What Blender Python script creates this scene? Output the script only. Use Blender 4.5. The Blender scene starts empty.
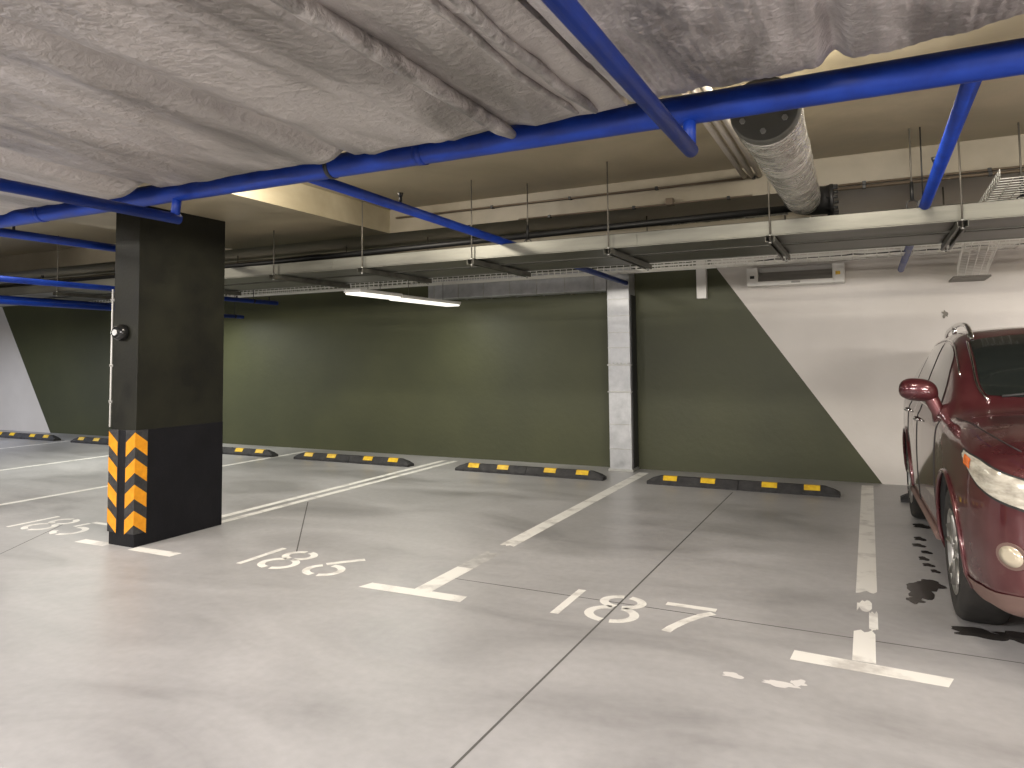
import bpy, bmesh, math, random
from mathutils import Vector, Matrix, noise
random.seed(7)
C = bpy.context.scene.collection
PI = math.pi

# ------------------------------------------------------------------ materials
def mat(name, color=(.5, .5, .5), rough=.5, metal=0., coat=0., emit=None, estr=0., alpha=None, trans=0.):
    m = bpy.data.materials.new(name); m.use_nodes = True
    b = m.node_tree.nodes['Principled BSDF']
    b.inputs['Base Color'].default_value = (*color, 1)
    b.inputs['Roughness'].default_value = rough
    b.inputs['Metallic'].default_value = metal
    if coat:
        b.inputs['Coat Weight'].default_value = coat; b.inputs['Coat Roughness'].default_value = .12
    if emit:
        b.inputs['Emission Color'].default_value = (*emit, 1); b.inputs['Emission Strength'].default_value = estr
    if trans: b.inputs['Transmission Weight'].default_value = trans
    return m

def nd(m, t, **kw):
    n = m.node_tree.nodes.new(t)
    for k, v in kw.items(): setattr(n, k, v)
    return n

def link(m, a, b): m.node_tree.links.new(a, b)

def vary(m, c1, c2, scale=1., detail=6., stretch=(1, 1, 1), lo=.35, hi=.65, bump=0., bscale=30., rough=None, dist=0.):
    """noise-driven colour between c1 and c2 and an optional bump, in world position"""
    b = m.node_tree.nodes['Principled BSDF']
    g = nd(m, 'ShaderNodeNewGeometry')
    mp = nd(m, 'ShaderNodeMapping'); mp.inputs['Scale'].default_value = stretch
    link(m, g.outputs['Position'], mp.inputs['Vector'])
    n = nd(m, 'ShaderNodeTexNoise'); n.inputs['Scale'].default_value = scale; n.inputs['Detail'].default_value = detail
    n.inputs['Roughness'].default_value = .6; n.inputs['Distortion'].default_value = dist
    link(m, mp.outputs[0], n.inputs['Vector'])
    r = nd(m, 'ShaderNodeValToRGB')
    r.color_ramp.elements[0].position = lo; r.color_ramp.elements[1].position = hi
    r.color_ramp.elements[0].color = (*c1, 1); r.color_ramp.elements[1].color = (*c2, 1)
    link(m, n.outputs['Fac'], r.inputs['Fac']); link(m, r.outputs['Color'], b.inputs['Base Color'])
    if rough:
        mr = nd(m, 'ShaderNodeMapRange'); mr.inputs['To Min'].default_value = rough[0]; mr.inputs['To Max'].default_value = rough[1]
        mr.inputs['From Min'].default_value = .3; mr.inputs['From Max'].default_value = .7
        link(m, n.outputs['Fac'], mr.inputs['Value']); link(m, mr.outputs[0], b.inputs['Roughness'])
    if bump:
        n2 = nd(m, 'ShaderNodeTexNoise'); n2.inputs['Scale'].default_value = bscale; n2.inputs['Detail'].default_value = 5
        link(m, mp.outputs[0], n2.inputs['Vector'])
        bp = nd(m, 'ShaderNodeBump'); bp.inputs['Strength'].default_value = bump; bp.inputs['Distance'].default_value = .02
        link(m, n2.outputs['Fac'], bp.inputs['Height']); link(m, bp.outputs[0], b.inputs['Normal'])
    return m, r, g, mp

BLUE = mat('blue_pipe_paint', (.007, .042, .36), .33)
BLUE.node_tree.nodes['Principled BSDF'].inputs['Specular IOR Level'].default_value = .35
vary(BLUE, (.002, .020, .18), (.004, .034, .27), 6, rough=(.38, .52))
BLACKIRON = mat('black_iron', (.012, .012, .012), .5)
GALV = mat('galvanised_steel', (.45, .46, .45), .38, .75)
vary(GALV, (.36, .36, .34), (.52, .52, .49), 9, lo=.3, hi=.7, rough=(.32, .5))
GALVB = mat('bright_galvanised_duct', (.62, .63, .64), .42, .45)
vary(GALVB, (.38, .39, .40), (.55, .56, .57), 7, lo=.3, hi=.7, rough=(.3, .5))
TRAY = mat('tray_steel', (.3, .3, .26), .45, .55)
vary(TRAY, (.085, .083, .068), (.15, .147, .122), 3, stretch=(.4, 3, 3), rough=(.35, .5))
WIRE = mat('zinc_wire', (.75, .74, .69), .4, .4)
ROD = mat('threaded_rod_steel', (.13, .12, .10), .5, .5)
RUBBER = mat('black_rubber', (.018, .018, .019), .75)
vary(RUBBER, (.014, .014, .015), (.035, .034, .034), 12, bump=.3, bscale=60)
YELLOW = mat('yellow_reflective', (.85, .52, .02), .45)
vary(YELLOW, (.55, .33, .01), (.75, .50, .02), 20)
ORANGE = mat('orange_reflective', (.95, .38, .01), .4)
vary(ORANGE, (.62, .24, .006), (.75, .31, .01), 18)
WHITEP = mat('white_plastic', (.7, .69, .65), .4)
GREYP = mat('grey_louvre', (.30, .29, .27), .45, .3)
CONDUIT = mat('pale_conduit', (.52, .48, .42), .45)
BROWNPIPE = mat('brown_pipe', (.13, .10, .07), .5, .3)
COLP = mat('column_dark_olive_paint', (.035, .034, .024), .48)
vary(COLP, (.009, .009, .007), (.016, .016, .010), 2.5, bump=.08, bscale=40, rough=(.42, .6))
COLB = mat('column_black_paint', (.012, .012, .015), .55)
vary(COLB, (.005, .005, .0065), (.008, .008, .010), 3, bump=.1, bscale=40)
for m_ in (COLP, COLB): m_.node_tree.nodes['Principled BSDF'].inputs['Specular IOR Level'].default_value = .22
CAM = mat('black_dome_plastic', (.01, .01, .01), .2)
LENS = mat('clear_lens', (.6, .6, .6), .1)
LEDM = mat('led_diffuser', (.9, .9, .85), .4, emit=(1, .97, .86), estr=1.1)

# white line paint with worn patches
LINE = mat('white_line_paint', (.72, .70, .66), .5)
vary(LINE, (.52, .50, .47), (.78, .765, .72), 5, lo=.33, hi=.5, detail=9)
LINEG = mat('faded_line_paint', (.40, .39, .38), .5)
vary(LINEG, (.33, .32, .31), (.50, .49, .47), 9, detail=9)
WET = mat('wet_stain', (.035, .032, .03), .25)
SMUDGE = mat('pale_scuff', (.66, .64, .62), .5)

# foil
def foil(name, c1, c2, stretch, sc, bump=.5, metal=.8, ro=(.34, .52)):
    m = mat(name, (.6, .6, .6), .35, metal)
    vary(m, c1, c2, sc, detail=8, stretch=stretch, lo=.38, hi=.6, rough=ro, dist=.6)
    nt = m.node_tree; b = nt.nodes['Principled BSDF']
    g = nd(m, 'ShaderNodeNewGeometry'); mp = nd(m, 'ShaderNodeMapping'); mp.inputs['Scale'].default_value = stretch
    link(m, g.outputs['Position'], mp.inputs['Vector'])
    n0 = nd(m, 'ShaderNodeTexNoise', noise_type='RIDGED_MULTIFRACTAL'); n0.inputs['Scale'].default_value = 5; n0.inputs['Detail'].default_value = 7
    n0.inputs['Distortion'].default_value = .6
    link(m, mp.outputs[0], n0.inputs['Vector'])
    n1 = nd(m, 'ShaderNodeTexNoise'); n1.inputs['Scale'].default_value = 32; n1.inputs['Detail'].default_value = 6; n1.inputs['Distortion'].default_value = .4
    link(m, g.outputs['Position'], n1.inputs['Vector'])
    a2 = nd(m, 'ShaderNodeMath', operation='MULTIPLY_ADD'); a2.inputs[1].default_value = .6
    link(m, n1.outputs['Fac'], a2.inputs[0]); link(m, n0.outputs['Fac'], a2.inputs[2])
    bp = nd(m, 'ShaderNodeBump'); bp.inputs['Strength'].default_value = bump; bp.inputs['Distance'].default_value = .03
    link(m, a2.outputs[0], bp.inputs['Height']); link(m, bp.outputs[0], b.inputs['Normal'])
    return m
FOIL = foil('foil_insulation_long', (.34, .315, .305), (.57, .535, .52), (1.6, .45, 1), 1.6)
FOIL2 = foil('foil_insulation_cross', (.24, .225, .225), (.52, .49, .49), (2.6, .7, 1), 2.2, .8, .7, (.42, .6))
SEAM = foil('crumpled_foil_tape', (.24, .225, .215), (.50, .47, .455), (2.2, 1.2, 1), 5, .7, .7, (.35, .55))
FOIL3 = foil('foil_tape_bright', (.5, .48, .44), (.85, .83, .77), (.8, 3., .8), 5, .9, .85, (.18, .35))

# concrete floor
FLOOR = mat('polished_concrete_floor', (.4, .39, .38), .4)
def floor_nodes():
    m = FLOOR; b = m.node_tree.nodes['Principled BSDF']
    g = nd(m, 'ShaderNodeNewGeometry')
    mp = nd(m, 'ShaderNodeMapping'); mp.inputs['Scale'].default_value = (.55, 1.1, 1)
    link(m, g.outputs['Position'], mp.inputs['Vector'])
    n = nd(m, 'ShaderNodeTexNoise'); n.inputs['Scale'].default_value = 1.1; n.inputs['Detail'].default_value = 8; n.inputs['Roughness'].default_value = .6; n.inputs['Distortion'].default_value = .7
    link(m, mp.outputs[0], n.inputs['Vector'])
    r = nd(m, 'ShaderNodeValToRGB'); e = r.color_ramp.elements
    e[0].position = .3; e[0].color = (.245, .24, .24, 1); e[1].position = .66; e[1].color = (.42, .412, .412, 1)
    x = r.color_ramp.elements.new(.47); x.color = (.345, .338, .338, 1)
    link(m, n.outputs['Fac'], r.inputs['Fac'])
    n2 = nd(m, 'ShaderNodeTexNoise'); n2.inputs['Scale'].default_value = 18; n2.inputs['Detail'].default_value = 7
    link(m, g.outputs['Position'], n2.inputs['Vector'])
    mr2 = nd(m, 'ShaderNodeMapRange'); mr2.inputs['To Min'].default_value = .86; mr2.inputs['To Max'].default_value = 1.1
    link(m, n2.outputs['Fac'], mr2.inputs['Value'])
    mul = nd(m, 'ShaderNodeMixRGB', blend_type='MULTIPLY'); mul.inputs['Fac'].default_value = 1
    link(m, r.outputs['Color'], mul.inputs[1]); link(m, mr2.outputs[0], mul.inputs[2])
    # tyre-dirty driving strips along the stalls: slightly darker between Y 4.2 and 8
    link(m, mul.outputs[0], b.inputs['Base Color'])
    mr = nd(m, 'ShaderNodeMapRange'); mr.inputs['From Min'].default_value = .3; mr.inputs['From Max'].default_value = .7
    mr.inputs['To Min'].default_value = .30; mr.inputs['To Max'].default_value = .48
    link(m, n.outputs['Fac'], mr.inputs['Value']); link(m, mr.outputs[0], b.inputs['Roughness'])
    bp = nd(m, 'ShaderNodeBump'); bp.inputs['Strength'].default_value = .06; bp.inputs['Distance'].default_value = .01
    link(m, n2.outputs['Fac'], bp.inputs['Height']); link(m, bp.outputs[0], b.inputs['Normal'])
floor_nodes()
JOINT = mat('floor_joint_filler', (.10, .097, .09), .7)

CEIL = mat('raw_concrete_ceiling', (.34, .30, .21), .55)
vary(CEIL, (.25, .212, .135), (.47, .41, .285), .9, lo=.3, hi=.7, detail=7, rough=(.3, .55), dist=.8, bump=.15, bscale=6)
BEAM = mat('concrete_beam', (.34, .30, .23), .6)
vary(BEAM, (.18, .155, .11), (.30, .265, .20), 1.2, lo=.3, hi=.7, rough=(.4, .6), bump=.15, bscale=6)
WALLW = mat('white_wall_paint', (.62, .59, .54), .6)
vary(WALLW, (.56, .53, .48), (.66, .63, .585), 1.2, lo=.3, hi=.7, bump=.1, bscale=25)

# back wall: white with a slanted olive-green painted field
BACK = mat('back_wall_paint', (.6, .57, .53), .55)
def back_nodes():
    m = BACK; b = m.node_tree.nodes['Principled BSDF']
    g = nd(m, 'ShaderNodeNewGeometry'); s = nd(m, 'ShaderNodeSeparateXYZ'); link(m, g.outputs['Position'], s.inputs[0])
    # slanted coordinate q = x + .69*z ; green where -15.51 < q < .09
    q = nd(m, 'ShaderNodeMath', operation='MULTIPLY_ADD'); q.inputs[1].default_value = .69
    link(m, s.outputs['Z'], q.inputs[0]); link(m, s.outputs['X'], q.inputs[2])
    a = nd(m, 'ShaderNodeMath', operation='GREATER_THAN'); a.inputs[1].default_value = -15.5; link(m, q.outputs[0], a.inputs[0])
    c = nd(m, 'ShaderNodeMath', operation='LESS_THAN'); c.inputs[1].default_value = .09; link(m, q.outputs[0], c.inputs[0])
    f = nd(m, 'ShaderNodeMath', operation='MULTIPLY'); link(m, a.outputs[0], f.inputs[0]); link(m, c.outputs[0], f.inputs[1])
    n = nd(m, 'ShaderNodeTexNoise'); n.inputs['Scale'].default_value = .8; n.inputs['Detail'].default_value = 6
    link(m, g.outputs['Position'], n.inputs['Vector'])
    rg = nd(m, 'ShaderNodeValToRGB'); rg.color_ramp.elements[0].position = .3; rg.color_ramp.elements[1].position = .7
    rg.color_ramp.elements[0].color = (.040, .044, .019, 1); rg.color_ramp.elements[1].color = (.060, .064, .026, 1)
    rw = nd(m, 'ShaderNodeValToRGB'); rw.color_ramp.elements[0].position = .3; rw.color_ramp.elements[1].position = .7
    rw.color_ramp.elements[0].color = (.55, .52, .475, 1); rw.color_ramp.elements[1].color = (.66, .63, .585, 1)
    link(m, n.outputs['Fac'], rg.inputs['Fac']); link(m, n.outputs['Fac'], rw.inputs['Fac'])
    mx = nd(m, 'ShaderNodeMixRGB'); link(m, f.outputs[0], mx.inputs['Fac']); link(m, rw.outputs[0], mx.inputs[1]); link(m, rg.outputs[0], mx.inputs[2])
    link(m, mx.outputs[0], b.inputs['Base Color'])
    n2 = nd(m, 'ShaderNodeTexNoise'); n2.inputs['Scale'].default_value = 14; n2.inputs['Detail'].default_value = 5
    link(m, g.outputs['Position'], n2.inputs['Vector'])
    bp = nd(m, 'ShaderNodeBump'); bp.inputs['Strength'].default_value = .12; bp.inputs['Distance'].default_value = .02
    link(m, n2.outputs['Fac'], bp.inputs['Height']); link(m, bp.outputs[0], b.inputs['Normal'])
back_nodes()

# ------------------------------------------------------------------ mesh helpers
def box(bm, x0, x1, y0, y1, z0, z1):
    v = [bm.verts.new(p) for p in ((x0, y0, z0), (x1, y0, z0), (x1, y1, z0), (x0, y1, z0), (x0, y0, z1), (x1, y0, z1), (x1, y1, z1), (x0, y1, z1))]
    for f in ((3, 2, 1, 0), (4, 5, 6, 7), (0, 1, 5, 4), (1, 2, 6, 5), (2, 3, 7, 6), (3, 0, 4, 7)): bm.faces.new([v[i] for i in f])

def bbox(bm, x0, x1, y0, y1, z0, z1, r=.005, seg=2):
    t = bmesh.new(); box(t, x0, x1, y0, y1, z0, z1)
    bmesh.ops.bevel(t, geom=t.edges[:], offset=r, segments=seg, affect='EDGES', profile=.5)
    merge(bm, t)

def merge(bm, t, M=None):
    vs = {}
    for v in t.verts: vs[v] = bm.verts.new(M @ v.co if M else v.co)
    for f in t.faces:
        try: nf = bm.faces.new([vs[v] for v in f.verts]); nf.smooth = f.smooth
        except ValueError: pass
    t.free()

def frame(d):
    d = d.normalized(); a = Vector((0, 0, 1)) if abs(d.z) < .9 else Vector((1, 0, 0))
    u = d.cross(a).normalized(); return u, d.cross(u)

def tube(bm, pts, r, seg=12, caps=True):
    """swept tube, r a number or a list"""
    pts = [Vector(p) for p in pts]; n = len(pts); rings = []
    rr = r if isinstance(r, (list, tuple)) else [r] * n
    u = w = None
    for i, p in enumerate(pts):
        d = (pts[min(i + 1, n - 1)] - pts[max(i - 1, 0)]).normalized()
        if u is None: u, w = frame(d)
        else:
            u = (u - d * u.dot(d)).normalized(); w = d.cross(u)
        rings.append([bm.verts.new(p + (u * math.cos(2 * PI * k / seg) + w * math.sin(2 * PI * k / seg)) * rr[i]) for k in range(seg)])
    for a, b in zip(rings, rings[1:]):
        for k in range(seg):
            f = bm.faces.new((a[k], a[(k + 1) % seg], b[(k + 1) % seg], b[k])); f.smooth = True
    if caps:
        bm.faces.new(rings[0][::-1]); bm.faces.new(rings[-1])

def poly(bm, pts, z):
    bm.faces.new([bm.verts.new((x, y, z)) for x, y in pts])

def prism(bm, pts, axis, a, b):
    """polygon pts (2D) extruded along axis from a to b. axis 'x': pts=(y,z); 'y': pts=(x,z); 'z': pts=(x,y)"""
    def P(q, s): return {'x': (s, q[0], q[1]), 'y': (q[0], s, q[1]), 'z': (q[0], q[1], s)}[axis]
    A = [bm.verts.new(P(q, a)) for q in pts]; B = [bm.verts.new(P(q, b)) for q in pts]
    bm.faces.new(A); bm.faces.new(B[::-1]); n = len(pts)
    for i in range(n): bm.faces.new((A[i], B[i], B[(i + 1) % n], A[(i + 1) % n]))

NOSPLIT = {'long_wires', 'cross_wires', 'digit', 'chevron', 'body', 'wheel_liner', 'rim', 'foil_skin', 'taped_seam', 'cutter_temp'}
def islands(bm):
    """loose pieces of a bmesh, pieces whose boxes touch count as one"""
    seen = set(); out = []
    for v in bm.verts:
        if v in seen: continue
        st = [v]; seen.add(v); isl = []
        while st:
            a = st.pop(); isl.append(a)
            for e in a.link_edges:
                b = e.other_vert(a)
                if b not in seen: seen.add(b); st.append(b)
        out.append(isl)
    B = [([min(v.co[k] for v in i) - .001 for k in range(3)], [max(v.co[k] for v in i) + .001 for k in range(3)], i) for i in out]
    ch = True
    while ch:
        ch = False
        for a in range(len(B)):
            for b in range(a + 1, len(B)):
                if all(B[a][0][k] <= B[b][1][k] and B[b][0][k] <= B[a][1][k] for k in range(3)):
                    B[a] = ([min(B[a][0][k], B[b][0][k]) for k in range(3)], [max(B[a][1][k], B[b][1][k]) for k in range(3)], B[a][2] + B[b][2])
                    del B[b]; ch = True; break
            if ch: break
    return [b[2] for b in B]

def obj(name, bm, m, parent=None, recalc=True, smooth=None):
    if parent is not None and name not in NOSPLIT:
        isl = islands(bm)
        if len(isl) > 1:
            res = []
            for vs in isl:
                nbm = bmesh.new(); mp = {v: nbm.verts.new(v.co) for v in vs}
                fs = {f for v in vs for f in v.link_faces}
                for f in fs: nf = nbm.faces.new([mp[v] for v in f.verts]); nf.smooth = f.smooth
                res.append(obj1(name, nbm, m, parent, recalc, smooth))
            bm.free(); return res[0]
    return obj1(name, bm, m, parent, recalc, smooth)

def obj1(name, bm, m, parent=None, recalc=True, smooth=None):
    if recalc: bmesh.ops.recalc_face_normals(bm, faces=bm.faces[:])
    if parent is not None and parent.get('_w'):
        off = Vector(parent['_w'])
        for v in bm.verts: v.co -= off
    me = bpy.data.meshes.new(name); bm.to_mesh(me); bm.free()
    if smooth is not None:
        for p in me.polygons: p.use_smooth = smooth
    if m: me.materials.append(m)
    o = bpy.data.objects.new(name, me); C.objects.link(o)
    if parent is not None:
        o.parent = parent
        if parent.get('_w'): o['_w'] = list(parent['_w'])
    return o

def thing(name, label, cat, loc=(0, 0, 0), group=None):
    o = bpy.data.objects.new(name, None); C.objects.link(o); o.location = loc
    o['label'] = label; o['category'] = cat; o.empty_display_size = .1
    o['_w'] = list(loc)
    if group: o['group'] = group
    return o

def tag(o, label, cat, group=None, kind=None):
    o['label'] = label; o['category'] = cat
    if group: o['group'] = group
    if kind: o['kind'] = kind
    return o

def struct(o): o['kind'] = 'structure'; return o

def dup(root, loc, label, group=None):
    r = root.copy(); C.objects.link(r); r.location = loc; r['label'] = label
    if group: r['group'] = group
    for ch in list(root.children):
        c = ch.copy(); C.objects.link(c); c.parent = r
        for g in list(ch.children):
            d = g.copy(); C.objects.link(d); d.parent = c
    return r

nb = bmesh.new

# ------------------------------------------------------------------ setting
XL, XR, YB, YW, ZC, ZB = -24., 6.5, -9., 9.4, 3.03, 2.79
bm = nb(); box(bm, XL, XR, YB, YW, -.2, 0); struct(obj('floor', bm, FLOOR))
bm = nb(); box(bm, XL, XR, YB, YW, ZC, ZC + .2); struct(obj('ceiling', bm, CEIL))
bm = nb(); box(bm, XL, XR, YW, YW + .2, -.2, ZC + .2); struct(obj('wall_back', bm, BACK))
bm = nb(); box(bm, XL - .2, XL, YB, YW + .2, -.2, ZC + .2); struct(obj('wall_left', bm, WALLW))
bm = nb(); box(bm, XR, XR + .2, YB, YW + .2, -.2, ZC + .2); struct(obj('wall_right', bm, WALLW))
bm = nb(); box(bm, XL, XR, YB - .2, YB, -.2, ZC + .2); struct(obj('wall_front', bm, WALLW))
bm = nb(); box(bm, XL, XR, 6.08, YW, ZB, ZC + .01)
struct(obj('trim_1', bm, BEAM))                    # dropped concrete beam along the back of the stalls
bm = nb(); box(bm, -6.62, -4.4, 2.6, 6.08, ZB - .003, ZC + .01)
struct(obj('trim_2', bm, CEIL))                    # drop panel over the column

# floor joints
bm = nb()
for (x0, y0, x1, y1, w) in ((-1.43, .6, -1.385, 8.2, .012), (-2.6, 4.30, 6.4, 4.26, .009), (-4.03, 4.35, -5.33, 5.92, .010), (-6.7, 4.2, -5.9, 3.0, .008)):
    d = Vector((x1 - x0, y1 - y0)).normalized(); n = Vector((-d.y, d.x)) * w / 2
    poly(bm, [(x0 + n.x, y0 + n.y), (x0 - n.x, y0 - n.y), (x1 - n.x, y1 - n.y), (x1 + n.x, y1 + n.y)], .0006)
struct(obj('trim_3', bm, JOINT))

# ------------------------------------------------------------------ floor paint
ZP = .0012
def jag(pts, z, bm): poly(bm, pts, z)
def stripe(bm, x0, x1, y0, y1, z=ZP, rag0=0, rag1=0):
    lo = [(x0, y0), (x1, y0)]; hi = [(x1, y1), (x0, y1)]
    if rag0:
        lo = [(x0 + (x1 - x0) * k / 6, y0 + random.uniform(-rag0, rag0)) for k in range(7)]
    if rag1:
        hi = [(x1 - (x1 - x0) * k / 6, y1 + random.uniform(-rag1, rag1)) for k in range(7)]
    poly(bm, lo + hi, z)

def bay_line(label, segs, tbar=None, faded=None, group=None):
    t = thing('parking_line', label, 'parking line', (segs[0][0], segs[0][2], 0), group)
    bm = nb()
    for s in segs: stripe(bm, *s[:4], ZP, *(s[4:] or (0, 0)))
    obj('stripe', bm, LINE, t)
    if tbar:
        bm = nb()
        for q in tbar: poly(bm, q, ZP + .0004)
        obj('end_bar', bm, LINE, t)
    if faded:
        bm = nb()
        for s in faded: stripe(bm, *s[:4], ZP, *(s[4:] or (0, 0)))
        f = obj('faded_patch', bm, LINEG, t); f['label'] = 'greyed worn piece of the white line'
    return t
bay_line('white line with a worn gap and crossbar, between bays 186 and 187',
         [(-2.70, -2.57, 5.22, 9.12, .03, 0), (-2.70, -2.57, 3.98, 4.55)],
         [[(-3.06, 3.88), (-2.30, 3.90), (-2.31, 4.01), (-3.03, 3.99)]],
         [(-2.70, -2.57, 4.56, 5.0, 0, .05)])
bm = nb()
bay_line('white line with missing worn chunks and a crossbar, between bay 187 and the red car',
         [(-.125, -.005, 5.12, 9.22, .04, 0), (-.115, -.035, 4.78, 4.95, .05, .06), (-.125, -.02, 3.98, 4.42, 0, .06), (-.05, -.005, 4.45, 4.75, .03, .03)],
         [[(-.40, 3.86), (.27, 3.84), (.30, 3.95), (-.39, 3.99)]])
t = bay_line('pair of close parallel white lines running past the column to the wall', [(-5.47, -5.38, 4.82, 9.1), (-5.65, -5.56, 4.82, 9.1)],
             [[(-5.97, 3.84), (-5.62, 3.85), (-5.62, 3.95), (-5.97, 3.94)], [(-5.33, 3.86), (-4.84, 3.86), (-4.84, 3.97), (-5.33, 3.96)]])
bay_line('thin white line just behind the column on the left', [(-8.28, -8.19, 4.2, 9.1)])
bay_line('thin white line second behind the column towards the left', [(-10.88, -10.79, 4.2, 9.1)])
bay_line('thin white line farthest left, by the leftmost wheel stops', [(-13.58, -13.49, 4.2, 9.1)])

def stroke(bm, pts, w, z=ZP):
    n = len(pts); L = []; R = []
    for i in range(n):
        a = Vector(pts[max(i - 1, 0)]); b = Vector(pts[min(i + 1, n - 1)]); d = (b - a).normalized(); q = Vector((-d.y, d.x)) * w / 2
        L.append(Vector(pts[i]) + q); R.append(Vector(pts[i]) - q)
    RV = [bm.verts.new((p.x, p.y, z)) for p in R]; LV = [bm.verts.new((p.x, p.y, z)) for p in L]
    for i in range(n - 1): bm.faces.new((RV[i], RV[i + 1], LV[i + 1], LV[i]))

def arc(cx, cy, rx, ry, a0, a1, n=14):
    return [(cx + rx * math.cos(math.radians(a0 + (a1 - a0) * k / n)), cy + ry * math.sin(math.radians(a0 + (a1 - a0) * k / n))) for k in range(n + 1)]

def digit(d, x, y, w=.28, h=.46):
    """stencil digit on the floor, lower-left corner at x, y"""
    bm = nb(); s = .055
    X = lambda u: x + u * w
    Y = lambda v: y + v * h
    if d == '1':
        stroke(bm, [(X(.75), Y(0)), (X(.75), Y(1))], s * .95)
    elif d == '8':
        rx, ry = w * .40, h * .20
        stroke(bm, arc(X(.5), Y(.75), rx, ry, 80, -80), s); stroke(bm, arc(X(.5), Y(.75), rx, ry, 100, 260), s)
        stroke(bm, arc(X(.5), Y(.28), rx * 1.15, ry * 1.2, 75, -80), s); stroke(bm, arc(X(.5), Y(.28), rx * 1.15, ry * 1.2, 105, 260), s)
    elif d == '7':
        stroke(bm, [(X(0), Y(.94)), (X(1.02), Y(.94))], s)
        stroke(bm, [(X(1.0), Y(.82)), (X(.8), Y(.68)), (X(.58), Y(.42)), (X(.42), Y(.15)), (X(.37), Y(0))], s)
    elif d == '6':
        rx, ry = w * .45, h * .24
        stroke(bm, arc(X(.5), Y(.29), rx, ry, 95, -75), s); stroke(bm, arc(X(.5), Y(.29), rx, ry, 265, 130), s)
        stroke(bm, [(X(.22), Y(.55)), (X(.5), Y(.76)), (X(.86), Y(1.0))], s)
    elif d == '5':
        stroke(bm, [(X(.1), Y(.94)), (X(.95), Y(.94))], s)
        stroke(bm, [(X(.1), Y(.86)), (X(.06), Y(.56))], s)
        stroke(bm, arc(X(.48), Y(.30), w * .45, h * .26, 115, -80), s); stroke(bm, arc(X(.48), Y(.30), w * .45, h * .26, -100, -160), s)
    return bm
for num, xs, y, lab in (('187', (-1.92, -1.54, -1.15), 3.965, 'white stencilled bay number 187 on the floor in front of the right-hand empty bay'),
                        ('186', (-4.43, -4.09, -3.67), 3.945, 'white stencilled bay number 186 on the floor right of the column'),
                        ('185', (-7.30, -6.96, -6.54), 3.93, 'white stencilled bay number 185 on the floor left of the column')):
    t = thing('painted_number', lab, 'painted number', (xs[1], y, 0))
    for d, x in zip(num, xs): obj('digit', digit(d, x, y, .29, .47), LINE, t)

# wet stains & scuffs
def blob(cx, cy, rx, ry, seed, n=26, amp=.35):
    out = []
    for k in range(n):
        a = 2 * PI * k / n
        f = 1 + amp * noise.noise(Vector((math.cos(a) * 1.7 + seed * 7.1, math.sin(a) * 1.7, seed))) * 2
        out.append((cx + rx * f * math.cos(a), cy + ry * f * math.sin(a)))
    return out
def stain(label, blobs, m=WET):
    bm = nb()
    for i, b in enumerate(blobs): poly(bm, blob(*b, i + 3.3), .0016 + .0001 * i)
    o = obj('floor_stain', bm, m); tag(o, label, 'stain'); return o
stain('dark wet patch on the floor beside the front tyre of the red car', [(.24, 5.28, .075, .15), (.30, 5.46, .07, .12), (.20, 5.08, .05, .07)])
for q in ((.33, 5.95, .04, .04), (.31, 6.12, .035, .05), (.34, 6.32, .04, .04), (.30, 6.52, .05, .05), (.32, 6.75, .045, .06), (.36, 7.25, .07, .08), (.36, 5.8, .03, .04)):
    stain('small dark wet drip in the row along the side of the red car', [q])['group'] = 'drips beside the car'
stain('dark wet puddle on the floor in front of the red car', [(.48, 4.63, .13, .07), (.70, 4.66, .16, .09), (.98, 4.60, .2, .07)])
stain('faint pale scuff mark on the floor left of the crossbar nearest the car', [(-.62, 3.56, .05, .025), (-.42, 3.56, .07, .03), (-.34, 3.60, .035, .035)], SMUDGE)

# ------------------------------------------------------------------ wheel stops
def make_stop():
    t = thing('wheel_stop', '', 'wheel stop', (0, 0, 0), 'rubber wheel stops along the wall')
    L, W, H = 2.06, .15, .10
    for s in (-1, 1):
        bm = nb()
        # cross-section (y,z) trapezoid lofted along x with a sloping end
        def sec(x, k):
            return [bm.verts.new((x * s, y, z)) for y, z in ((-W / 2, 0), (-W / 2, .03), (-.030 - .03 * (1 - k), .03 + (H - .03) * k), (.030 + .03 * (1 - k), .03 + (H - .03) * k), (W / 2, .03), (W / 2, 0))]
        secs = [sec(.003, 1), sec(.48, 1), sec(.88, 1), sec(.98, .55), sec(1.03, .12)]
        for a, b in zip(secs, secs[1:]):
            for i in range(6): bm.faces.new((a[i], a[(i + 1) % 6], b[(i + 1) % 6], b[i]))
        bm.faces.new(secs[0]); bm.faces.new(secs[-1][::-1])
        h = obj('rubber_block', bm, RUBBER, t)
        for xc in (.33, .76):
            bm = nb()
            x0, x1 = sorted((s * (xc - .08), s * (xc + .08)))
            # patch wraps the front slope and the top
            e = .0035
            prof = [(-.062 - e, .051 + e), (-.031 - e, H + e * .5), (-.029, H + e), (.008, H + e)]
            A = [bm.verts.new((x0, y, z)) for y, z in prof]; Bv = [bm.verts.new((x1, y, z)) for y, z in prof]
            for i in range(3): bm.faces.new((A[i], A[i + 1], Bv[i + 1], Bv[i]))
            p = obj('reflective_patch', bm, YELLOW, h); p['label'] = 'yellow reflective patch'
        bm = nb()
        for xc in (.12, .49, .86): tube(bm, [(s * xc, 0, H - .002), (s * xc, 0, H + .004)], .014, 10)
        obj('bolt', bm, BLACKIRON, h)
    return t
S = make_stop()
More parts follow.
